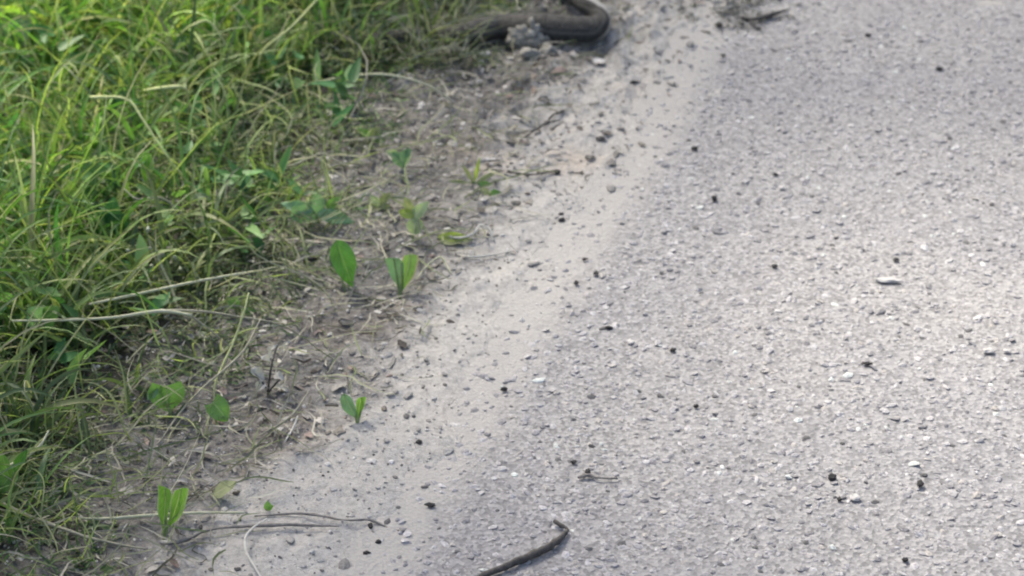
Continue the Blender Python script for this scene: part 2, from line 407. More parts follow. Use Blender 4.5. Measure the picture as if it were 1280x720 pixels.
grass('verge_grass', 'rough green grass covering the verge away from the road', 5200, 3.0, (-3.2, 1.2), (0.6, 8.0), (0.06, 0.20), (0.003, 0.006),
      lambda x, y: sstep(0.0, 0.2, into(x, y)) * ((x < -1.2) | (y < 1.8) | (y > 4.7)), [30, 26, 14, 12, 10, 6, 2, 3], S=4)

x, y, idx, nc = field(1700, 2.0, (-1.25, 0.15), (1.75, 4.75), lambda x, y: sstep(-0.06, 0.08, into(x, y))); n = len(x)
cl = pick(n, [(0.27, 0.33, 0.16), (0.19, 0.27, 0.10), (0.40, 0.40, 0.29), (0.42, 0.52, 0.20), (0.24, 0.27, 0.18)], [30, 30, 18, 14, 14], 0.15)
tag(link('grass_stems', blades('grass_stems', np.stack([x, y, soil_h(x, y) + RNG.uniform(0, .03, n)], 1), RNG.uniform(.07, .20, n) * (0.45 + 0.55 * sstep(0, .25, into(x, y))), RNG.uniform(.0018, .0034, n),
    RNG.uniform(0, 6.28, n), RNG.uniform(0.1, 1.5, n), RNG.uniform(-0.3, 1.4, n), np.clip(cl, 0, .6), M_GRASS, 8, 0.5, 0.5, 0.004, (0.45, 0.44, 0.28), jog=0.12)),
    'pale tangled stems and flowering stalks running through the grass', 'grass', None, 'stuff')

x, y, idx, nc = field(420, 4.0, (-1.25, 0.15), (1.75, 4.75), lambda x, y: sstep(0.0, 0.1, into(x, y)) * (fbm(x * 5, y * 5, 33, 2) > 0.42)); n = len(x)
tag(link('broadleaf_weeds', blades('broadleaf_weeds', np.stack([x, y, soil_h(x, y) + RNG.uniform(.01, .06, n)], 1), RNG.uniform(.022, .05, n), RNG.uniform(.010, .020, n), RNG.uniform(0, 6.28, n),
    RNG.uniform(0.6, 1.5, n), RNG.uniform(-.2, .7, n), pick(n, [(0.075, 0.20, 0.075), (0.11, 0.24, 0.08), (0.17, 0.30, 0.11)], [3, 3, 2], .15), M_GRASS, 6, 0.2, 0.1, 0.006)), 'low broad leaves growing between the grass blades', 'ground cover', None, 'stuff')

# dry straw lying on soil and sand edge
def litter(name, label, n, xr, yr, keep, Lr, Wr, pal, wts, cat, th=(1.35, 1.65), curl=(-0.2, 0.2), mat=None, jog=0.18, lift=0.004, S=6):
    x = RNG.uniform(*xr, n); y = RNG.uniform(*yr, n); ok = RNG.uniform(0, 1, n) < keep(x, y); x, y = x[ok], y[ok]; n = len(x)
    P = np.stack([x, y, surf_h(x, y) + RNG.uniform(0, lift, n)], 1)
    az = RNG.normal(np.pi / 2, 1.0, n) + np.pi * RNG.integers(0, 2, n)
    me = blades(name, P, RNG.uniform(*Lr, n) * RNG.uniform(0.4, 1, n), RNG.uniform(*Wr, n), az, RNG.uniform(*th, n), RNG.uniform(*curl, n), pick(n, pal, wts, 0.2), mat or M_STRAW, S, 0.3, 0.6, 0.002, jog=jog)
    return tag(link(name, me), label, cat, None, 'stuff')
def band(x, y): s = sand_x(y) - x; g = grass_x(y) - x; return sstep(-0.06, 0.03, s) * (1 - 0.5 * sstep(0.1, 0.4, g))
litter('dry_straw', 'tangle of thin dry grey straw on the bare soil', 9000, (-1.15, 0.3), (1.85, 4.6), band, (0.02, 0.10), (0.0011, 0.0028),
       [(0.36, 0.35, 0.30), (0.27, 0.27, 0.20), (0.46, 0.45, 0.40), (0.14, 0.13, 0.10), (0.22, 0.25, 0.14)], [30, 28, 14, 16, 14], 'straw', lift=0.008)
litter('dark_rootlets', 'dark broken rootlets and bark bits on soil', 2600, (-1.15, 0.4), (1.85, 4.6),
       lambda x, y: band(x, y) * 0.8 + 0.35 * ((road_x(y) > x) & (y > 3.0)) + 0.9 * ((y > 3.53) & (x > road_x(y) - .02) & (x < road_x(y) + 0.13 + .1 * (fbm(x * 20, y * 20, 4, 1) - .5))), (0.008, 0.035), (0.0015, 0.004),
       [(0.06, 0.052, 0.045), (0.11, 0.10, 0.085), (0.17, 0.14, 0.125)], [3, 3, 2], 'litter')
litter('green_runners', 'thin creeping green stems over the edge of the grass', 4200, (-1.15, 0.2), (1.85, 4.6),
       lambda x, y: sstep(-0.09, 0.02, into(x, y)) * (1 - 0.3 * sstep(0.2, 0.5, into(x, y))), (0.05, 0.16), (0.0012, 0.0026),
       [(0.17, 0.22, 0.09), (0.27, 0.30, 0.15), (0.12, 0.16, 0.07), (0.33, 0.32, 0.22)], [4, 3, 3, 2], 'grass', th=(0.7, 1.5), curl=(0.0, 0.9), lift=0.02)
def by_snake(x, y): return 0.9 * ((x > G(430, 50)[0]) & (x < G(596, 60)[0]) & (y > G(500, 92)[1]) & (y < G(500, -10)[1]))
litter('dry_stems', 'grey dry stem tangle covering part of the snake', 5200, (-0.35, 0.05), (3.2, 4.0), by_snake, (0.04, 0.11), (0.0014, 0.003),
       [(0.30, 0.31, 0.25), (0.22, 0.25, 0.16), (0.16, 0.19, 0.11), (0.36, 0.36, 0.31), (0.11, 0.12, 0.08)], [3, 3, 3, 2, 2], 'straw', th=(0.6, 1.5), curl=(-.2, .9), lift=0.03)
litter('dry_stems', 'loose dull green and straw stems spilling from the grass over soil', 1700, (-1.15, 0.1), (1.9, 3.2), lambda x, y: sstep(-0.24, -0.06, into(x, y)) * (into(x, y) < 0.08), (0.06, 0.20), (0.0014, 0.003),
       [(0.27, 0.28, 0.20), (0.19, 0.23, 0.12), (0.36, 0.35, 0.29), (0.12, 0.15, 0.08)], [3, 3, 2, 2], 'straw', th=(0.8, 1.55), curl=(-.1, .7), lift=0.025)
dbx, dby = G(915, 14)[:2]
litter('dark_litter', 'ragged drift of dark litter at the far edge of the asphalt', 1700, (dbx - .14, dbx + .12), (dby - .10, dby + .12),
       lambda x, y: np.clip(1.1 - np.hypot((x - dbx) / .11, (y - dby) / .085), 0, 1) * (fbm(x * 30, y * 30, 8, 2) > .42), (0.008, 0.03), (0.002, 0.005),
       [(0.13, 0.128, 0.122), (0.21, 0.205, 0.20), (0.32, 0.315, 0.30)], [3, 3, 3], 'litter', lift=.001)
# flat litter flakes
def flakes(name, label, n, keep, sr, pal, wts):
    x = RNG.uniform(-1.15, 0.4, n); y = RNG.uniform(1.85, 4.6, n); ok = RNG.uniform(0, 1, n) < keep(x, y); x, y = x[ok], y[ok]; n = len(x)
    u = np.array([-1, 0, 1.0]); U, W_ = np.meshgrid(u, u); U = U.ravel(); W_ = W_.ravel()
    prof = np.where(np.abs(U) > 0.5, 0.45, 1.0)
    s = RNG.uniform(*sr, n)[:, None]; asp = RNG.uniform(0.25, 0.7, n)[:, None]
    lx = s * (U[None] + RNG.normal(0, 0.15, (n, 9))); ly = s * asp * (W_ * prof)[None] * (1 + RNG.normal(0, 0.2, (n, 9)))
    lz = s * (0.35 * RNG.uniform(0, 1, (n, 1)) * np.abs(W_)[None] + RNG.normal(0, 0.12, (n, 9))) + 0.001
    a = RNG.uniform(0, 2 * np.pi, n)[:, None]
    X = x[:, None] + lx * np.cos(a) - ly * np.sin(a); Y = y[:, None] + lx * np.sin(a) + ly * np.cos(a)
    Z = surf_h(X, Y) + np.abs(lz) + RNG.uniform(0, 0.003, (n, 1))
    b = np.array([[0, 1, 4, 3], [1, 2, 5, 4], [3, 4, 7, 6], [4, 5, 8, 7]])
    f = b[None] + (np.arange(n) * 9)[:, None, None]
    return tag(link(name, mesh_np(name, np.stack([X, Y, Z], 2).reshape(-1, 3), f.reshape(-1, 4), M_FLAKE, np.repeat(pick(n, pal, wts, 0.2), 9, 0))), label, 'litter', None, 'stuff')
flakes('leaf_crumbs', 'crumbled dead leaf flakes strewn over the soil', 4200, lambda x, y: band(x, y) + 0.4 * ((road_x(y) > x) & (y > 3.05)) + 0.8 * ((y > 3.54) & (x > road_x(y) - .02) & (x < road_x(y) + 0.10)), (0.003, 0.010),
       [(0.30, 0.29, 0.27), (0.21, 0.20, 0.18), (0.12, 0.11, 0.10), (0.42, 0.41, 0.39), (0.26, 0.21, 0.19)], [32, 28, 12, 8, 10])

# ------------------------------------------------------------------ tubes and leaves
def smooth_path(pts, per=6):
    p = np.asarray(pts, float); n = len(p); out = []
    q = np.vstack([2 * p[0] - p[1], p, 2 * p[-1] - p[-2]])
    for i in range(n - 1):
        p0, p1, p2, p3 = q[i], q[i + 1], q[i + 2], q[i + 3]
        for k in range(per):
            t = k / per
            out.append(0.5 * ((2 * p1) + (-p0 + p2) * t + (2 * p0 - 5 * p1 + 4 * p2 - p3) * t * t + (-p0 + 3 * p1 - 3 * p2 + p3) * t ** 3))
    out.append(p[-1]); return np.array(out)
def tube(path, rad, mat, name, sides=7, per=6, tint=None, bumpy=0.0, shape=None, twist=None, uv_sides=False):
    pr = np.column_stack([np.asarray(path, float), np.asarray(rad, float)]) if not np.isscalar(rad) else np.column_stack([np.asarray(path, float), np.full(len(path), rad)])
    s = smooth_path(pr, per); P = s[:, :3]; r = np.maximum(s[:, 3], 1e-5)
    T = np.gradient(P, axis=0); T /= np.linalg.norm(T, axis=1)[:, None] + 1e-12
    up = np.array([0, 0, 1.0]); S = np.cross(T, up)
    ln = np.linalg.norm(S, axis=1); S = np.where(ln[:, None] > 1e-3, S / (ln[:, None] + 1e-12), np.array([1.0, 0, 0])); U = np.cross(S, T)
    a = np.linspace(0, 2 * np.pi, sides, endpoint=False)
    m = len(P)
    A = a[None] + (np.zeros((m, 1)) if twist is None else np.interp(np.linspace(0, 1, m), np.linspace(0, 1, len(twist)), twist)[:, None])
    w, h = (1, 1) if shape is None else shape
    rr = r[:, None] * (1 + (RNG.normal(0, bumpy, (m, sides)) if bumpy else 0))
    co, si = np.cos(a)[None] * w, np.sin(a)[None] * h
    tw = (A - a[None])
    c2 = co * np.cos(tw) - si * np.sin(tw); s2 = co * np.sin(tw) + si * np.cos(tw)
    v = P[:, None] + rr[..., None] * (c2[..., None] * S[:, None] + s2[..., None] * U[:, None])
    v = v.reshape(-1, 3)
    f = []
    for i in range(m - 1):
        for k in range(sides):
            k2 = (k + 1) % sides
            f.append([i * sides + k, i * sides + k2, (i + 1) * sides + k2, (i + 1) * sides + k])
    v = np.vstack([v, P[0], P[-1]]); n0, n1 = len(v) - 2, len(v) - 1
    tri = [[n0, (k + 1) % sides, k] for k in range(sides)] + [[n1, (m - 1) * sides + k, (m - 1) * sides + (k + 1) % sides] for k in range(sides)]
    L = np.concatenate([[0], np.cumsum(np.linalg.norm(np.diff(P, axis=0), axis=1))])
    uv = np.zeros((len(v), 2)); uv[:m * sides, 0] = np.repeat(L, sides); uv[:m * sides, 1] = np.tile(np.sin(a), m)   # y: -1 belly .. 1 back
    uv[n1, 0] = L[-1]
    return mesh_np(name, v, [np.array(f), np.array(tri)], mat, uvs=uv)
def pts(lst):                                  # (px, py, height above the soil) -> points
    out = []
    for px, py, z in lst:
        p = G(px, py, z)
        g = float(soil_h(np.array(p[0]), np.array(p[1]))) if p[0] < road_x(p[1]) else 0.0
        out.append(G(px, py, g + z))
    return np.array(out)
def leaf_mesh(B, T, width, nrm, mat, name='leaf', kind='ovate', fold=0.25, curl=0.1, wave=0.03, nu=14, nv=6):
    """blade from B (stalk end) to T (tip), its face towards nrm"""
    B, T = np.asarray(B, float), np.asarray(T, float); ax = T - B; L = np.linalg.norm(ax); ax /= L
    n = np.asarray(nrm, float); n = n - ax * n.dot(ax); n /= np.linalg.norm(n); sd = np.cross(ax, n)
    u = np.linspace(0, 1, nu + 1)
    if kind == 'ovate': w = np.sin(np.pi * u ** 0.72) ** 0.8
    elif kind == 'heart': w = np.where(u < 0.25, 0.75 + 0.25 * np.sin(u / 0.25 * np.pi / 2), np.cos((u - 0.25) / 0.75 * np.pi / 2) ** 0.75)
    elif kind == 'wedge': w = np.clip(1.0 - (1 - u) * 0.0, 0, 1) * np.where(u < 0.12, 0.86 + u, 1 - ((u - 0.12) / 0.88) ** 1.7)
    else: w = np.sin(np.pi * np.clip(u, 0, 1) ** 0.9) ** 0.7 * 0.98
    w = np.maximum(w, 0.02) * width / 2
    vv = np.linspace(-1, 1, nv + 1); V_, U_ = np.meshgrid(vv, u)
    x = V_ * w[:, None]; back = (0.16 * L * (np.abs(V_) ** 1.5) * (1 - U_ / 0.22).clip(0, 1)) if kind == 'heart' else 0
    along = U_ * L - back
    z = np.abs(x) * fold + curl * L * (U_ - U_ ** 2) * 2 + wave * L * np.sin(U_ * 9 + V_ * 3) * np.abs(V_)
    ang = np.arctan(fold); x = x * np.cos(ang)
    Pn = B + along[..., None] * ax + x[..., None] * sd + z[..., None] * n
    k = nv + 1; i = (np.arange(nu)[:, None] * k + np.arange(nv)[None]).ravel()
    f = np.stack([i, i + 1, i + k + 1, i + k], 1)
    return mesh_np(name, Pn.reshape(-1, 3), f, mat, uvs=np.stack([U_.ravel(), V_.ravel()], 1))
CAMV = np.array([0, -cP, sP])                  # roughly towards where the light verge is open

M_LF = {
 'deep': leaf_mat('deep_green_leaf', (0.095, 0.255, 0.05), (0.17, 0.32, 0.09)),
 'blue': leaf_mat('bluish_leaf', (0.20, 0.36, 0.20), (0.30, 0.43, 0.28)),
 'pale': leaf_mat('pale_leaf', (0.36, 0.46, 0.28), (0.50, 0.55, 0.42)),
 'bright': leaf_mat('bright_leaf', (0.19, 0.40, 0.055), (0.42, 0.55, 0.22), (0.34, 0.48, 0.20)),
 'mid': leaf_mat('mid_green_leaf', (0.17, 0.34, 0.09), (0.27, 0.42, 0.17)),
 'pink': leaf_mat('pink_edged_leaf', (0.20, 0.36, 0.09), (0.32, 0.45, 0.20), (0.42, 0.36, 0.27)),
 'lime': leaf_mat('yellow_green_leaf', (0.36, 0.46, 0.10), (0.55, 0.60, 0.28)),
 'olive': leaf_mat('olive_leaf', (0.27, 0.31, 0.17), (0.36, 0.38, 0.24)),
 'emerald': leaf_mat('emerald_leaf', (0.075, 0.20, 0.085), (0.11, 0.25, 0.12)),
 'dead': leaf_mat('dead_leaf', (0.62, 0.60, 0.55), (0.42, 0.40, 0.37), trans=0.1, rough=0.9),
}
M_STEMG = plain_mat('green_stem', (0.17, 0.24, 0.09), (0.27, 0.32, 0.15))
M_STEMP = plain_mat('pale_stalk', (0.42, 0.44, 0.28), (0.56, 0.56, 0.43))
M_STEMY = plain_mat('yellow_green_stalk', (0.40, 0.46, 0.19), (0.52, 0.55, 0.30))
M_STEMD = plain_mat('dull_dry_stalk', (0.28, 0.27, 0.20), (0.38, 0.37, 0.29))
M_TWIG = plain_mat('dark_twig', (0.045, 0.042, 0.04), (0.10, 0.095, 0.09), 200, 0.75)
M_TWIGG = plain_mat('grey_twig', (0.16, 0.15, 0.14), (0.27, 0.26, 0.24), 200)
M_WHITE = plain_mat('bleached_root', (0.46, 0.45, 0.41), (0.60, 0.59, 0.55))
M_DARKST = plain_mat('black_stone', (0.02, 0.02, 0.021), (0.045, 0.044, 0.045), 300)
M_CLOD = plain_mat('clay_clod', (0.22, 0.215, 0.185), (0.38, 0.37, 0.34), 110, 0.95, 0.1, 0.003)

# ------------------------------------------------------------------ unseen tree beyond the frame, added to shade the scene
def shade_tree():
    root = np.array([-4.3, 7.6, 0.0]); o = thing('added_shade_tree', 'unseen broad leafy tree added to shade the road', 'tree', root)
    bark = plain_mat('bark', (0.10, 0.085, 0.07), (0.20, 0.18, 0.15), 30, 0.95, 0.1, 0.01)
    link('trunk', tube([[0, 0, -.1], [.1, -.05, 1.2], [.3, -.1, 2.6], [.7, -.3, 3.9]], [.24, .18, .15, .11], bark, 'trunk', 14, 6), o)
    c0 = np.array([2.1, -1.2, 5.0])
    for k in range(9):
        a = k * 0.7 + 0.3; e = c0 + np.array([math.cos(a) * 2.2, math.sin(a) * 2.0, random.uniform(-.4, .8)])
        b = np.array([.3 + .05 * k, -.1 - .02 * k, 2.4 + .17 * k])
        link('limb', tube([b, (b + e) / 2 + [0, 0, .35], e], [.08, .05, .015], bark, 'limb', 8, 5), o)
    n = 27000
    u = RNG.normal(0, 1, (n, 3)); u /= np.linalg.norm(u, axis=1)[:, None]; u *= (RNG.uniform(0, 1, (n, 1)) ** 0.4)
    C = c0 + root + u * [3.4, 3.2, 1.2]
    S = np.array(SUN_DIR); g = C - S * (C[:, 2:3] / S[2])            # where each leaf's shade would fall
    keep = np.ones(n, bool)
    for gx, gy, r, pr in GAPS: keep &= ~((np.hypot(g[:, 0] - gx, g[:, 1] - gy) < r) & (RNG.uniform(0, 1, n) < pr))
    C = C[keep] - root; n = len(C)
    A = RNG.normal(0, 1, (n, 3)); A[:, 2] *= .4; A /= np.linalg.norm(A, axis=1)[:, None]
    B = np.cross(A, RNG.normal(0, .35, (n, 3)) + [0, 0, 1]); B /= np.linalg.norm(B, axis=1)[:, None]
    L = RNG.uniform(.045, .075, (n, 1)); Wd = L * .5
    v = np.stack([C - A * L, C + B * Wd + [0, 0, .008], C + A * L, C - B * Wd + [0, 0, .008]], 1).reshape(-1, 3)
    q = np.arange(n)[:, None] * 4; f = np.vstack([np.hstack([q, q + 1, q + 2]), np.hstack([q, q + 2, q + 3])])
    link('crown', mesh_np('crown', v, f, M_GRASS, np.repeat(pick(n, [(0.06, .12, .03), (.09, .15, .04)], [1, 1]), 4, 0), smooth=False), o)
GAPS = [(*G(1290, 500)[:2], .39, 1.0), (*G(1330, 180)[:2], .26, .8), (*G(1150, -140)[:2], .75, .68), (*G(820, 760)[:2], .40, .3), (*G(60, 100, .08)[:2], .48, 1.0), (*G(330, -30, .08)[:2], .28, .8), (*G(10, 330, .1)[:2], .30, .7), (*G(0, 560, .1)[:2], .35, .45), (*G(930, 170)[:2], .55, .30)]  # openings shaped into the added crown to place the sun patches
shade_tree()

# ------------------------------------------------------------------ snake
def snake_mat():
    m, t, p = newmat('snake_skin')
    a = t.nodes.new('ShaderNodeAttribute'); a.attribute_name = 'along'
    sx = t.nodes.new('ShaderNodeSeparateXYZ'); t.links.new(a.outputs['Vector'], sx.inputs[0])
    mp = t.nodes.new('ShaderNodeMapping'); mp.inputs['Scale'].default_value = (150, 9, 1); t.links.new(a.outputs['Vector'], mp.inputs[0])
    v = nd(t, 'ShaderNodeTexVoronoi', Scale=1.0, Randomness=0.25); t.links.new(mp.outputs[0], v.inputs['Vector'])
    back = ramp(t, v.outputs['Color'], [(0.2, (0.031, 0.031, 0.030)), (0.8, (0.060, 0.060, 0.057))])
    h = t.nodes.new('ShaderNodeMath'); h.operation = 'MULTIPLY_ADD'; h.inputs[1].default_value = 0.5; h.inputs[2].default_value = 0.5
    t.links.new(sx.outputs[1], h.inputs[0])
    belly = ramp(t, h.outputs[0], [(0.16, 1.0), (0.22, 0.0)])
    stripe = ramp(t, h.outputs[0], [(0.52, 0.0), (0.60, 0.55), (0.68, 0.0)])
    c = mixc(t, stripe, back, (0.16, 0.155, 0.14))
    c = mixc(t, belly, c, (0.42, 0.41, 0.38))
    t.links.new(c, p.inputs['Base Color']); p.inputs['Roughness'].default_value = 0.65; p.inputs['Specular IOR Level'].default_value = 0.25
    bump(t, p, v.outputs['Distance'], 0.002, 0.9); return m
rs = 0.0185
sn = thing('snake', 'dark grey snake with a pale belly, coiled back at the edge of the grass', 'snake', G(700, 45))
path, rad = [], []
for px, py, z, r in [(250, 95, .004, .003), (300, 82, .006, .006), (360, 66, .009, .009), (430, 55, .013, .012), (485, 50, .016, .0145), (530, 45, .018, .0165), (575, 44, .018, .0180),
                     (620, 35, .0195, .0205), (665, 33, .020, .0215), (705, 37, .020, .0220), (737, 37, .020, .0215), (750, 30, .022, .0175), (748, 18, .026, .0165),
                     (733, 5, .026, .0165), (712, -12, .022, .017), (680, -34, .018, .0175), (630, -50, .017, .017), (580, -52, .016, .015), (545, -62, .014, .012), (520, -76, .013, .0095), (508, -84, .013, .0105),
                     (494, -93, .013, .0125), (478, -101, .012, .011), (466, -107, .011, .006)]:
    path.append(pts([(px, py, z)])[0]); rad.append(r)
tw = [0] * 11 + [1.0, 2.3, 2.7, 2.3, 1.0] + [0] * 8
body = link('body', tube(local(path, sn), rad, snake_mat(), 'snake_body', 28, 8, shape=(1.05, 0.92), twist=tw), sn)
M_EYE = plain_mat('snake_eye', (0.01, 0.01, 0.01), (0.03, 0.025, 0.02), 300, 0.1, 0.6, 0)
hd = np.array(path[-2]) ; dr = np.array(path[-1]) - hd; dr /= np.linalg.norm(dr); sd = np.cross(dr, [0, 0, 1])
for s in (-1, 1):
    P = local(hd + sd * s * 0.0095 + np.array([0, 0, 0.004]), sn)[None]
    link('eye', mesh_np('eye', ICO1[0] * 0.0022 + P, ICO1[1], M_EYE), sn)

# ------------------------------------------------------------------ stalks, twigs and roots
def stalk(name, label, cat, path, rad, mat, group=None, extra=(), bumpy=0.05):
    p = pts(path); base = p[np.argmin(p[:, 2])] * [1, 1, 0]
    o = link(name, tube(p - base, rad, mat, name, 7, 5, bumpy=bumpy)); o.location = base
    tag(o, label, cat, group)
    for en, ep, er, em in extra:
        q = pts(ep); link(en, tube(q - base, er, em, en, 6, 5, bumpy=bumpy), o)
    return o
stalk('grass_stalk', 'long pale stalk arching out of the grass over bare soil below the snake', 'stalk',
      [(375, 108, .02), (405, 101, .04), (437, 95, .055), (480, 93, .058), (520, 101, .048), (545, 112, .032), (565, 127, .012)], [.0009, .0013, .0017, .0016, .0016, .0013, .0011], M_STEMP,
      extra=[('node', [(436, 96, .055), (438, 99, .053), (436, 103, .050)], [.0022, .002, .0006], M_WHITE)])
stalk('grass_stalk', 'straight bright straw-coloured stalk slanting up to the right out of the grass', 'stalk',
      [(112, 380, .075), (170, 368, .065), (250, 351, .05), (345, 334, .02)], [.0014, .0018, .0017, .0009], M_STEMP)
stalk('grass_stalk', 'long pale green stalk lying level and forking into two thin dry ends', 'stalk',
      [(15, 401, .085), (80, 400, .085), (140, 397, .078), (200, 389, .07), (240, 394, .06)], [.0012, .0017, .0017, .0023, .0018], M_STEMP,
      extra=[('side_stem', [(200, 388, .07), (250, 389, .055), (300, 396, .04), (345, 404, .02), (378, 418, .006)], [.0018, .0014, .0012, .001, .0007], M_STEMD),
             ('side_stem', [(236, 393, .06), (262, 412, .035), (288, 434, .008)], [.0015, .0011, .0008], M_STEMD)])
stalk('grass_stalk', 'thin upright green stalk crossing the fork of the level pale stalk', 'stalk',
      [(311, 366, .10), (305, 390, .08), (293, 425, .05), (279, 455, .03), (269, 480, .015), (268, 503, .002)], [.0010, .0013, .0013, .0014, .0012, .0010], M_STEMY)
stalk('grass_stalk', 'long bent grey-green stalk slanting down from soil towards the heart-shaped leaf', 'stalk',
      [(326, 398, .05), (306, 436, .04), (285, 458, .03), (250, 488, .02), (222, 520, .01), (197, 556, .002)], [.0008, .0013, .0015, .0013, .0011, .0008], M_STEMD)
stalk('grass_stalk', 'short dry stalk curving down beside the dead crumpled weed', 'stalk',
      [(385, 490, .02), (368, 515, .014), (350, 530, .01), (322, 545, .003)], [.0008, .0011, .0011, .0007], M_STEMD)
stalk('grass_stalk', 'yellow-green bent stalk, highest at left, dropping down to the small pale leaf', 'stalk',
      [(112, 122, .13), (158, 124, .125), (180, 152, .10), (205, 190, .07), (242, 236, .03)], [.0026, .0019, .0016, .0014, .001], M_STEMY)
stalk('grass_stalk', 'pale kinked stalk in the green grass above the flower cluster', 'stalk',
      [(155, 236, .09), (172, 249, .08), (200, 247, .07), (222, 262, .05), (242, 284, .02)], [.0008, .0011, .0012, .0012, .0008], M_STEMD)
stalk('grass_stalk', 'pale whitish curved stalk at the lower left grass edge', 'stalk',
      [(61, 538, .06), (50, 557, .05), (30, 573, .045), (10, 583, .04), (-12, 596, .03)], [.0009, .0016, .002, .0018, .0015], M_STEMP)
stalk('grass_stalk', 'kinked grey-green runner leaving the grass towards the pale seedling', 'stalk',
      [(345, 209, .02), (370, 205, .03), (402, 192, .038), (425, 204, .025), (462, 219, .004)], [.0009, .0012, .0012, .0011, .0008], M_STEMD)
stalk('grass_stalk', 'thick pale yellow blade-like stalk pointing right below the dark gap in grass', 'stalk',
      [(180, 113, .10), (205, 110, .105), (231, 111, .10), (236, 140, .06)], [.0012, .0028, .0022, .0008], M_STEMY)
stalk('grass_stalk', 'long green stalk rising to the right through the upper grass', 'stalk',
      [(322, 85, .05), (330, 62, .08), (365, 33, .11), (400, -5, .14)], [.0010, .0016, .0016, .0012], M_STEMY)
stalk('grass_stalk', 'pale stalk bent over like a hook in the upper left grass', 'stalk',
      [(222, 45, .09), (240, 32, .12), (262, 28, .12), (285, 62, .08), (290, 90, .03)], [.0010, .0018, .0016, .0013, .0009], M_STEMY)
stalk('root', 'long grey root running from the lower left corner over the soil', 'root',
      [(-12, 622, .02), (25, 640, .018), (60, 654, .015), (105, 670, .01), (145, 680, .006), (180, 686, .003)], [.0022, .0022, .002, .0018, .0015, .0010], M_STEMD, bumpy=0.12)
stalk('twig', 'thin dark twig lying right of the lowest bright leaf on pale sand', 'twig',
      [(203, 681, .004), (235, 674, .005), (262, 662, .006), (320, 657, .006), (370, 656, .005), (424, 658, .003)], [.0016, .0022, .0016, .002, .0018, .0008], M_TWIGG, bumpy=0.15)
stalk('twig', 'pale thin twig reaching out over the sand above the dark twig', 'twig',
      [(95, 648, .01), (140, 648, .012), (190, 644, .012), (250, 641, .010), (306, 641, .008)], [.001, .0018, .0018, .0016, .0012], M_STEMP, bumpy=0.12)
stalk('twig', 'fine grey rootlet ending in a black crumb on the asphalt edge', 'twig',
      [(318, 645, .003), (380, 642, .004), (430, 650, .004), (462, 650, .004), (488, 661, .003), (505, 664, .002)], [.0008, .0013, .001, .0014, .0012, .0014], M_TWIGG, bumpy=0.2)
stalk('root', 'white curled root hanging down to the bottom edge on sand', 'root',
      [(334, 648, .006), (316, 660, .010), (307, 672, .012), (308, 690, .010), (318, 708, .006), (330, 728, .003)], [.0008, .0012, .0016, .0014, .0014, .0008], M_WHITE)
stalk('twig', 'dark hooked twig lying on the asphalt at the bottom', 'twig',
      [(693, 651, .006), (700, 656, .0055), (709, 661, .005), (706, 667, .005), (696, 677, .006), (678, 688, .006), (655, 698, .006), (632, 708, .006), (600, 722, .005), (565, 742, .004)],
      [.0024, .0026, .0016, .0024, .0036, .0042, .0042, .0038, .0036, .002], M_TWIG, bumpy=0.13)
stalk('twig', 'short black twig lying level on the pale soil shelf', 'twig',
      [(634, 214, .004), (648, 217, .004), (668, 218, .004), (696, 213, .004)], [.0022, .0016, .0012, .0018], M_TWIG, bumpy=0.2)
stalk('twig', 'forked dark twig slanting up across the soil below the clay clod', 'twig',
      [(655, 172, .003), (668, 163, .004), (683, 154, .004), (700, 150, .003)], [.0010, .0014, .0016, .0009], M_TWIG,
      extra=[('side_stem', [(683, 154, .004), (692, 143, .004), (704, 139, .003)], [.0014, .0016, .0020], M_TWIG)], bumpy=0.15)
stalk('twig', 'ragged dark twig at the far road edge right of the snake', 'twig',
      [(928, 22, .005), (940, 24, .006), (955, 21, .007), (972, 16, .006), (987, 11, .003)], [.0028, .0024, .0035, .0028, .0008], M_TWIG,
      extra=[('side_stem', [(936, 23, .005), (940, 31, .005), (948, 36, .004)], [.0016, .0018, .0022], M_TWIG)], bumpy=0.2)
stalk('root', 'white crooked rootlet curling off the small yellowing leaf', 'root',
      [(556, 292, .008), (568, 297, .008), (582, 296, .010), (594, 290, .012), (600, 281, .014), (612, 287, .010), (616, 297, .004)], [.0010, .0015, .0014, .0017, .0010, .0014, .0008], M_WHITE)
stalk('root', 'pale thin root looped on sand under the yellowing leaf', 'root',
      [(572, 318, .003), (590, 321, .004), (612, 319, .004), (640, 314, .003)], [.0010, .0015, .0014, .0008], M_WHITE)
stalk('root', 'pale forked root standing like a bent wire on the soil', 'root',
      [(521, 349, .002), (532, 334, .006), (544, 324, .010), (552, 322, .012), (558, 331, .006), (564, 342, .002)], [.0008, .0012, .0011, .0014, .0012, .0008], M_STEMP)
stalk('root', 'short white root fragment curved below the stone by the snake', 'root',
      [(692, 80, .004), (702, 85, .004), (712, 87, .003)], [.0010, .0016, .0013], M_WHITE)
stalk('twig', 'bent dark twig stub on the asphalt above the hooked twig', 'twig',
      [(722, 597, .003), (735, 594, .004), (748, 597, .004), (772, 598, .003)], [.0012, .0024, .0012, .0014], M_TWIGG, bumpy=0.2)
stalk('root', 'white hooked root at the lower edge of the soil, left of the small sprout', 'root',
      [(372, 520, .010), (367, 534, .006), (356, 552, .002)], [.0009, .0014, .0008], M_WHITE)

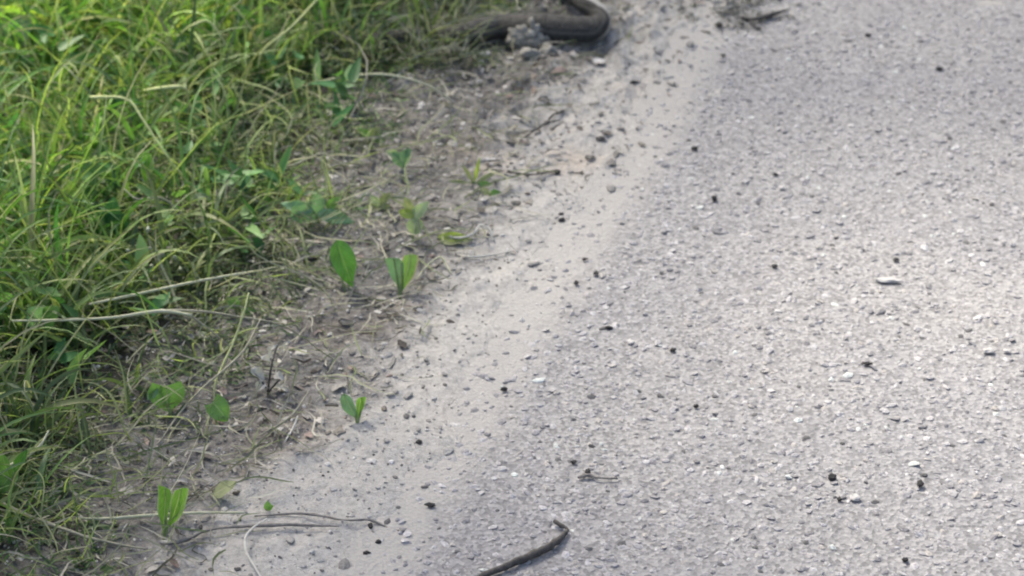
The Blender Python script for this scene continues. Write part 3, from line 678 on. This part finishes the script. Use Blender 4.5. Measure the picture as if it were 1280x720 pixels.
# ------------------------------------------------------------------ seedlings and weed leaves
def plant(name, label, cat, root, leaves, group=None):
    """root: ground pixel; leaves: (base px,py, tip px,py, depth offset, width m, kind, material, fold, face)"""
    r0 = pts([(root[0], root[1], 0)])[0]; o = thing(name, label, cat, r0, group)
    for bx, by, tx, ty, dy, w, kind, mk, fold, face in leaves:
        B = V(bx, by, r0[1] + dy); T = V(tx, ty, r0[1] + dy * 0.6)
        T[2] = max(T[2], r0[2] + 0.004); B[2] = max(B[2], r0[2] + 0.004)
        link('leaf', leaf_mesh(local(B, o), local(T, o), w, face, M_LF[mk], kind=kind, fold=fold, curl=random.uniform(-.1, .12)), o)
        mid = (np.zeros(3) + local(B, o)) * 0.5 + np.array([random.uniform(-.004, .004), 0.006, 0.002])
        link('stem', tube([[0, 0, -0.003], mid, local(B, o) + 0.02 * (local(T, o) - local(B, o))], [.0013, .0011, .0008], M_STEMG, 'stem', 6, 5), o)
    return o
FC = (0, -0.8, 0.6)
plant('seedling', 'dark green pointed leaf hanging tip down, beside the dark hole in soil', 'plant', (432, 366),
      [(420, 300, 441, 363, .012, .031, 'ovate', 'deep', .12, (0.35, -0.8, 0.35))])
plant('seedling', 'pair of green leaves with pinkish edges folded in a V, tips down', 'plant', (500, 373),
      [(492, 322, 502, 371, .010, .026, 'wedge', 'blue', .25, (-0.5, -0.8, 0.4)), (513, 318, 502, 371, .012, .024, 'wedge', 'pink', .25, (0.4, -0.8, 0.3))])
plant('seedling', 'bright green wedge-shaped folded leaf above the dark twig, lowest of the seedlings', 'plant', (204, 676),
      [(207, 609, 203, 672, .012, .022, 'wedge', 'bright', .2, (-0.6, -0.8, 0.3)), (226, 610, 206, 672, .012, .022, 'wedge', 'bright', .25, (0.7, -0.7, 0.3))])
plant('seedling', 'small folded green sprout at the sand edge, alone right of the dead weed', 'plant', (446, 531),
      [(429, 492, 446, 528, .008, .017, 'ovate', 'blue', .3, (-0.4, -0.8, 0.5)), (452, 496, 447, 529, .008, .013, 'wedge', 'bright', .3, (0.5, -0.8, 0.3))])
plant('seedling', 'broad heart-shaped green leaf held flat over soil at left', 'plant', (215, 522),
      [(208, 482, 210, 520, .01, .042, 'heart', 'mid', .08, (0.1, -0.55, 0.8)), (196, 484, 184, 500, .008, .012, 'ovate', 'blue', .2, FC)])
plant('seedling', 'smaller green leaf with a pale lower fold, beside the heart-shaped leaf', 'plant', (272, 533),
      [(266, 503, 285, 530, .008, .027, 'heart', 'mid', .15, (0.1, -0.6, 0.8))])
plant('seedling', 'pale green variegated seedling with crumpled leaves in the middle of the soil', 'plant', (516, 300),
      [(520, 272, 517, 298, .004, .022, 'ovate', 'pale', .2, FC), (516, 272, 536, 252, .006, .017, 'ovate', 'pale', .3, FC), (518, 270, 498, 264, .006, .014, 'lance', 'lime', .3, FC),
       (514, 268, 506, 246, .01, .014, 'ovate', 'olive', .3, FC)])
plant('seedling', 'low bluish-green seedling spreading three leaves wide at the grass edge', 'plant', (398, 283),
      [(392, 264, 350, 254, .0, .018, 'ovate', 'blue', .2, (0, -0.6, 0.8)), (396, 266, 444, 278, .0, .020, 'ovate', 'blue', .25, (0.2, -0.7, 0.7)), (382, 254, 392, 279, .0, .050, 'heart', 'blue', .05, (0, -0.5, 0.9)),
       (408, 262, 425, 246, .01, .014, 'ovate', 'mid', .25, FC)])
plant('seedling', 'small pale green seedling above the variegated one', 'plant', (501, 214),
      [(500, 190, 504, 210, .004, .026, 'heart', 'blue', .12, FC), (498, 196, 482, 188, .004, .012, 'ovate', 'pale', .2, FC), (505, 196, 514, 186, .004, .011, 'ovate', 'blue', .2, FC)])
plant('seedling', 'sparse yellowish grass sprout by the end of the short black twig', 'plant', (592, 232),
      [(592, 228, 578, 206, .0, .006, 'lance', 'olive', .2, FC), (593, 228, 600, 196, .004, .006, 'lance', 'lime', .2, FC), (594, 229, 622, 214, .0, .007, 'lance', 'olive', .2, FC), (588, 230, 560, 226, .0, .005, 'lance', 'olive', .2, FC),
       (598, 232, 616, 240, -.004, .008, 'ovate', 'mid', .2, FC)])
plant('fallen_leaf', 'small curled leaf going yellow and olive, flat on soil', 'leaf', (570, 303),
      [(548, 301, 592, 303, .0, .018, 'ovate', 'olive', .35, (0, -0.5, 0.8)), (546, 296, 586, 297, .003, .014, 'lance', 'lime', .3, FC)])
plant('weed', 'pale round leaf pair on top of the level pale stalk at left', 'plant', (55, 470),
      [(52, 402, 35, 385, .03, .030, 'heart', 'blue', .1, FC), (55, 402, 74, 384, .03, .026, 'heart', 'mid', .1, FC)])
plant('weed', 'yellow-green drooping leaf among dark grass at left', 'plant', (100, 305),
      [(78, 224, 106, 258, .03, .016, 'ovate', 'lime', .25, FC)])
plant('weed', 'single upright light green oval leaf in the upper left grass', 'plant', (186, 262),
      [(184, 190, 184, 232, .03, .018, 'ovate', 'bright', .15, FC)])
plant('weed', 'small pale grey-green leaf lying at the end of the bent yellow stalk', 'plant', (255, 268),
      [(237, 246, 267, 249, .01, .012, 'ovate', 'pale', .2, (0, -0.5, 0.8))])
plant('weed', 'clump of dark emerald rounded leaves low in the shaded grass', 'plant', (140, 318),
      [(140, 290, 122, 262, .02, .034, 'heart', 'emerald', .1, FC), (142, 292, 160, 268, .01, .034, 'heart', 'emerald', .1, FC), (140, 296, 126, 308, .0, .028, 'heart', 'emerald', .1, FC),
       (144, 296, 164, 300, .0, .028, 'heart', 'emerald', .1, FC), (140, 285, 142, 246, .03, .03, 'ovate', 'emerald', .12, FC)])
plant('weed', 'faded olive leaf flat on grey soil right of the bright wedge-shaped leaf', 'plant', (278, 622),
      [(266, 622, 296, 602, .0, .020, 'ovate', 'olive', .1, (0, -0.3, 0.9))])
plant('weed', 'tiny green bud-like leaf at the head of the white hanging root', 'plant', (334, 640),
      [(336, 640, 334, 626, .0, .010, 'ovate', 'mid', .3, FC), (334, 640, 342, 632, .0, .007, 'ovate', 'bright', .3, FC)])
plant('weed', 'green lance-shaped leaves in the lower left corner of the grass', 'plant', (12, 640),
      [(22, 585, -4, 616, .02, .022, 'lance', 'mid', .3, FC), (18, 590, 34, 562, .01, .012, 'lance', 'deep', .3, FC), (12, 600, 2, 566, .015, .014, 'lance', 'mid', .3, FC)])
plant('weed', 'blue-green round leaves in the upper left corner among grass', 'plant', (20, 85),
      [(15, 50, 40, 25, .02, .04, 'heart', 'blue', .1, FC), (15, 55, -5, 30, .02, .04, 'heart', 'blue', .1, FC), (30, 62, 52, 45, .01, .03, 'ovate', 'mid', .1, FC)])

plant('weed', 'faint pale weed with tiny leaves between the variegated and the bluish seedling', 'plant', (474, 262),
      [(474, 256, 462, 244, .0, .011, 'ovate', 'pale', .2, FC), (475, 256, 488, 240, .004, .012, 'ovate', 'olive', .2, FC), (476, 258, 490, 262, -.002, .009, 'ovate', 'olive', .2, FC), (472, 258, 456, 262, .0, .010, 'ovate', 'olive', .2, FC)])
plant('weed', 'small olive weed at the grass edge above the small pale green seedling', 'plant', (462, 178),
      [(462, 172, 448, 160, .0, .012, 'ovate', 'mid', .2, FC), (463, 172, 476, 158, .004, .012, 'ovate', 'olive', .2, FC), (464, 174, 482, 176, -.002, .010, 'ovate', 'mid', .2, FC)])
plant('weed', 'tiny weed with rounded leaves right of the short black twig and left of the clods', 'plant', (612, 246),
      [(611, 242, 600, 236, .0, .010, 'ovate', 'olive', .2, FC), (613, 242, 626, 240, .0, .010, 'ovate', 'mid', .2, FC)])
plant('weed', 'low weed with dull leaves under the straight straw-coloured stalk', 'plant', (300, 392),
      [(298, 384, 284, 372, .004, .014, 'ovate', 'mid', .2, FC), (301, 384, 316, 374, .004, .013, 'ovate', 'olive', .2, FC), (302, 388, 320, 392, -.002, .011, 'ovate', 'mid', .2, FC)])

# flowering weed
fw = thing('flowering_weed', 'little weed with a loose cluster of tiny round whitish flower heads', 'plant', pts([(180, 362, 0)])[0])
M_FLW = plain_mat('flower_head', (0.26, 0.31, 0.20), (0.48, 0.51, 0.42), 500, 0.8, 0.2, 0.002)
for px, py in [(185, 287), (160, 313), (187, 311), (190, 333), (227, 337), (194, 346), (173, 316), (201, 318), (152, 352), (219, 322)]:
    T = local(V(px, py, fw.location[1] - 0.01 + random.uniform(-.01, .02)), fw)
    hv = ICO1[0] * (random.uniform(.0026, .0046) * (1 + RNG.uniform(-.4, .4, (len(ICO1[0]), 1)))) + T
    link('flower_head', mesh_np('flower_head', hv, ICO1[1], M_FLW), fw)
    link('stem', tube([[0, 0, 0], T * 0.55 + [0, 0, -0.004], T], [.0011, .0009, .0006], M_STEMG, 'stem', 5, 4), fw)

# dead crumpled weed
dw = thing('dead_weed', 'dead grey weed with crumpled pale curled leaves on the bare soil', 'plant', pts([(335, 492, 0)])[0])
for bx, by, tx, ty, w, fd in [(338, 455, 326, 446, .012, .8), (340, 448, 345, 430, .008, .8), (330, 475, 314, 460, .016, .7), (332, 478, 320, 490, .011, .8), (336, 484, 332, 497, .012, .9),
                              (342, 470, 356, 474, .010, .8), (345, 458, 352, 452, .009, .8), (340, 486, 354, 484, .010, .9), (352, 440, 361, 424, .006, .8), (348, 505, 362, 507, .010, .8)]:
    B = local(V(bx, by, dw.location[1]), dw); T = local(V(tx, ty, dw.location[1] - 0.004), dw); B[2] = max(B[2], .006); T[2] = max(T[2], .006)
    link('leaf', leaf_mesh(B, T, w * 1.3, (random.uniform(-.5, .5), -0.25, 0.95), M_LF['dead'], fold=fd * .8, curl=random.uniform(-.3, .3), wave=.12, nu=8, nv=4), dw)
for q in [[(335, 495, 0), (336, 480, .012), (340, 455, .035), (346, 432, .05)], [(336, 490, .003), (346, 478, .012), (356, 468, .02)], [(335, 490, .003), (328, 478, .015), (318, 468, .025)]]:
    link('stem', tube(local(pts(q), dw), .0013, M_TWIG, 'stem', 5, 4, bumpy=.1), dw)

# ------------------------------------------------------------------ clods and stones by the snake
def stone(name, label, cat, px, py, wpx, hpx, mat, group=None, lumps=0.16, seed=0, flat=0.75):
    c = G(px, py); sc = FPX / (np.linalg.norm(c - [0, 0, CAM_H]))
    w = wpx / sc / 2; h = max(hpx / sc / 2, 0.0012); d = h * 1.25; zz = h * flat * 1.0
    bv, bf = ICO2 if wpx > 14 else ICO1
    q = []
    for a in bv:
        n_ = mnoise.noise(Vector(a) * 1.7 + Vector((seed * 3.1, seed, 0))) * 2.2
        q.append(a * (1 + lumps * n_))
    q = np.array(q) * [w, d, zz]
    ang = random.uniform(-.5, .5); ca, sa = math.cos(ang), math.sin(ang)
    q = np.column_stack([q[:, 0] * ca - q[:, 1] * sa * .6, q[:, 0] * sa * .6 + q[:, 1] * ca, q[:, 2]])
    g = float(soil_h(np.array(c[0]), np.array(c[1]))) if c[0] < road_x(c[1]) else 0.002
    o = link(name, mesh_np(name, q, bf, mat, smooth=wpx > 14)); o.location = (c[0], c[1], max(g, 0.0) + zz * 0.55)
    return tag(o, label, cat, group)
ICO2 = ico(2)
cc = G(662, 58); vs, fs = [], []
for k, (dx, dy, dz, r) in enumerate([(-.016, 0, .012, .014), (-.004, .003, .017, .016), (.009, .002, .016, .015), (.017, -.002, .009, .011), (-.026, -.004, .006, .009), (.002, -.012, .008, .012), (-.012, -.011, .007, .010), (.004, .0, .027, .009)]):
    q = np.array([a * (1 + .9 * mnoise.noise(Vector(a) * 1.6 + Vector((k * 5.1, 2, 0)))+ .3 * mnoise.noise(Vector(a) * 5 + Vector((k, 2, 0)))) for a in ICO2[0]]) * r + [dx, dy, dz]
    fs.append(ICO2[1] + len(ICO2[0]) * k); vs.append(q)
o = link('clay_clod', mesh_np('clay_clod', np.vstack(vs), np.vstack(fs), M_CLOD)); o.location = cc + [0, 0, float(soil_h(np.array(cc[0]), np.array(cc[1])))]
tag(o, 'lumpy pale clay clod leaning against the front of the snake', 'clod')
stone('stone', 'small rounded grey stone at the right foot of the clay clod', 'stone', 685, 70, 20, 17, M_CLOD, lumps=0.2, seed=2, flat=1.1)
stone('stone', 'grey stone tucked under the clay clod', 'stone', 662, 74, 24, 13, M_CLOD, lumps=0.3, seed=3, flat=1.1)
stone('clay_clod', 'dark moist soil lump above the short black twig', 'clod', 750, 175, 14, 8, M_TWIG, lumps=0.3, seed=4)
stone('clay_clod', 'brown soil lump just below the dark moist one', 'clod', 764, 206, 14, 9, M_TWIGG, lumps=0.3, seed=5)
GRP = 'black pebbles on the road and its shoulder'
for k, (px, py, w, h, lb) in enumerate([
    (868, 188, 10, 6, 'black square pebble alone on the asphalt level with the soil lumps'), (792, 104, 12, 5, 'flat black pebble on the pale far shoulder'),
    (702, 276, 9, 6, 'black pebble on pale sand, lower of a touching pair'), (701, 268, 7, 4, 'tiny black pebble on pale sand, upper of a touching pair'),
    (630, 489, 9, 6, 'black pebble at the asphalt edge right of the small folded sprout'), (524, 556, 8, 6, 'black pebble on sand midway between sprout and hooked twig'),
    (969, 220, 7, 4, 'tiny black pebble alone on the upper middle asphalt'), (1084, 457, 13, 5, 'flat wide black pebble on the paler asphalt at right'),
    (870, 510, 8, 5, 'dark pebble in the middle of the lower asphalt'), (1040, 600, 12, 10, 'largest black pebble, on the lower right asphalt'),
    (1150, 608, 9, 9, 'two-lobed dark pebble right of the largest black one'), (1174, 88, 9, 5, 'dark pebble on the asphalt near the upper right'),
    (1085, 46, 8, 5, 'dark pebble at the top of the asphalt, left of two fainter ones'), (893, 251, 8, 8, 'dark pebble with a crumb beside it in the middle of the asphalt'),
    (968, 335, 8, 5, 'dark pebble in the centre of the asphalt'), (720, 356, 7, 6, 'lowest dark pebble of the trio at the asphalt edge'),
    (745, 344, 8, 6, 'right dark pebble of the trio at the asphalt edge'), (731, 326, 8, 4, 'topmost dark pebble of the trio at the asphalt edge'),
    (1120, 327, 8, 5, 'dark pebble above the long white chip'), (761, 412, 9, 5, 'dark pebble on the left asphalt below the trio'),
    (841, 440, 7, 6, 'dark pebble right of the one below the trio'), (538, 634, 13, 6, 'black arched crumb on the sand left of the hooked twig'),
    (458, 692, 9, 6, 'black crumb on sand near the bottom edge'), (473, 678, 7, 6, 'dark crumb just above the bottom black crumb'),
    (899, 34, 9, 8, 'black pebble on pale sand below the far ragged twig'), (697, 216, 8, 7, 'black crumb at the right end of the short black twig'),
    (717, 580, 8, 5, 'dark pebble upper left of the bent twig stub'), (735, 592, 8, 7, 'black crumb touching the bent twig stub'),
    (1049, 627, 7, 6, 'small dark pebble under the largest black pebble'), (1131, 702, 9, 6, 'dark pebble by the bottom edge at right'),
    (904, 71, 7, 4, 'tiny dark pebble below the far black pebble'), (440, 185, 8, 10, 'black round pebble at the grass edge above the bluish seedling'),
    (463, 659, 6, 9, 'black crumb on the end of the fine grey rootlet'), (388, 328, 20, 8, 'dark clod in the hollow left of the pointed leaf')]):
    stone('pebble', lb, 'pebble', px, py, w, h, M_DARKST, GRP, 0.3, k + 10)
M_PALE = plain_mat('white_chip', (0.44, 0.43, 0.42), (0.53, 0.52, 0.51), 300)
for k, (px, py, w, h, lb) in enumerate([(1110, 353, 30, 8, 'long white stone chip lying on the asphalt at right'), (977, 237, 9, 6, 'small white pebble below the tiny upper middle black one'),
    (1236, 441, 15, 8, 'white stone chip near the right edge'), (1258, 441, 10, 6, 'smaller white chip beside the one near the right edge'),
    (1069, 625, 14, 11, 'round whitish pebble right of the largest black pebble'), (788, 430, 10, 9, 'round white pebble right of the asphalt trio')]):
    stone('white_stone', lb, 'stone', px, py, w, h, M_PALE, 'white stone chips standing out on the asphalt', 0.25, k + 60, 0.6)
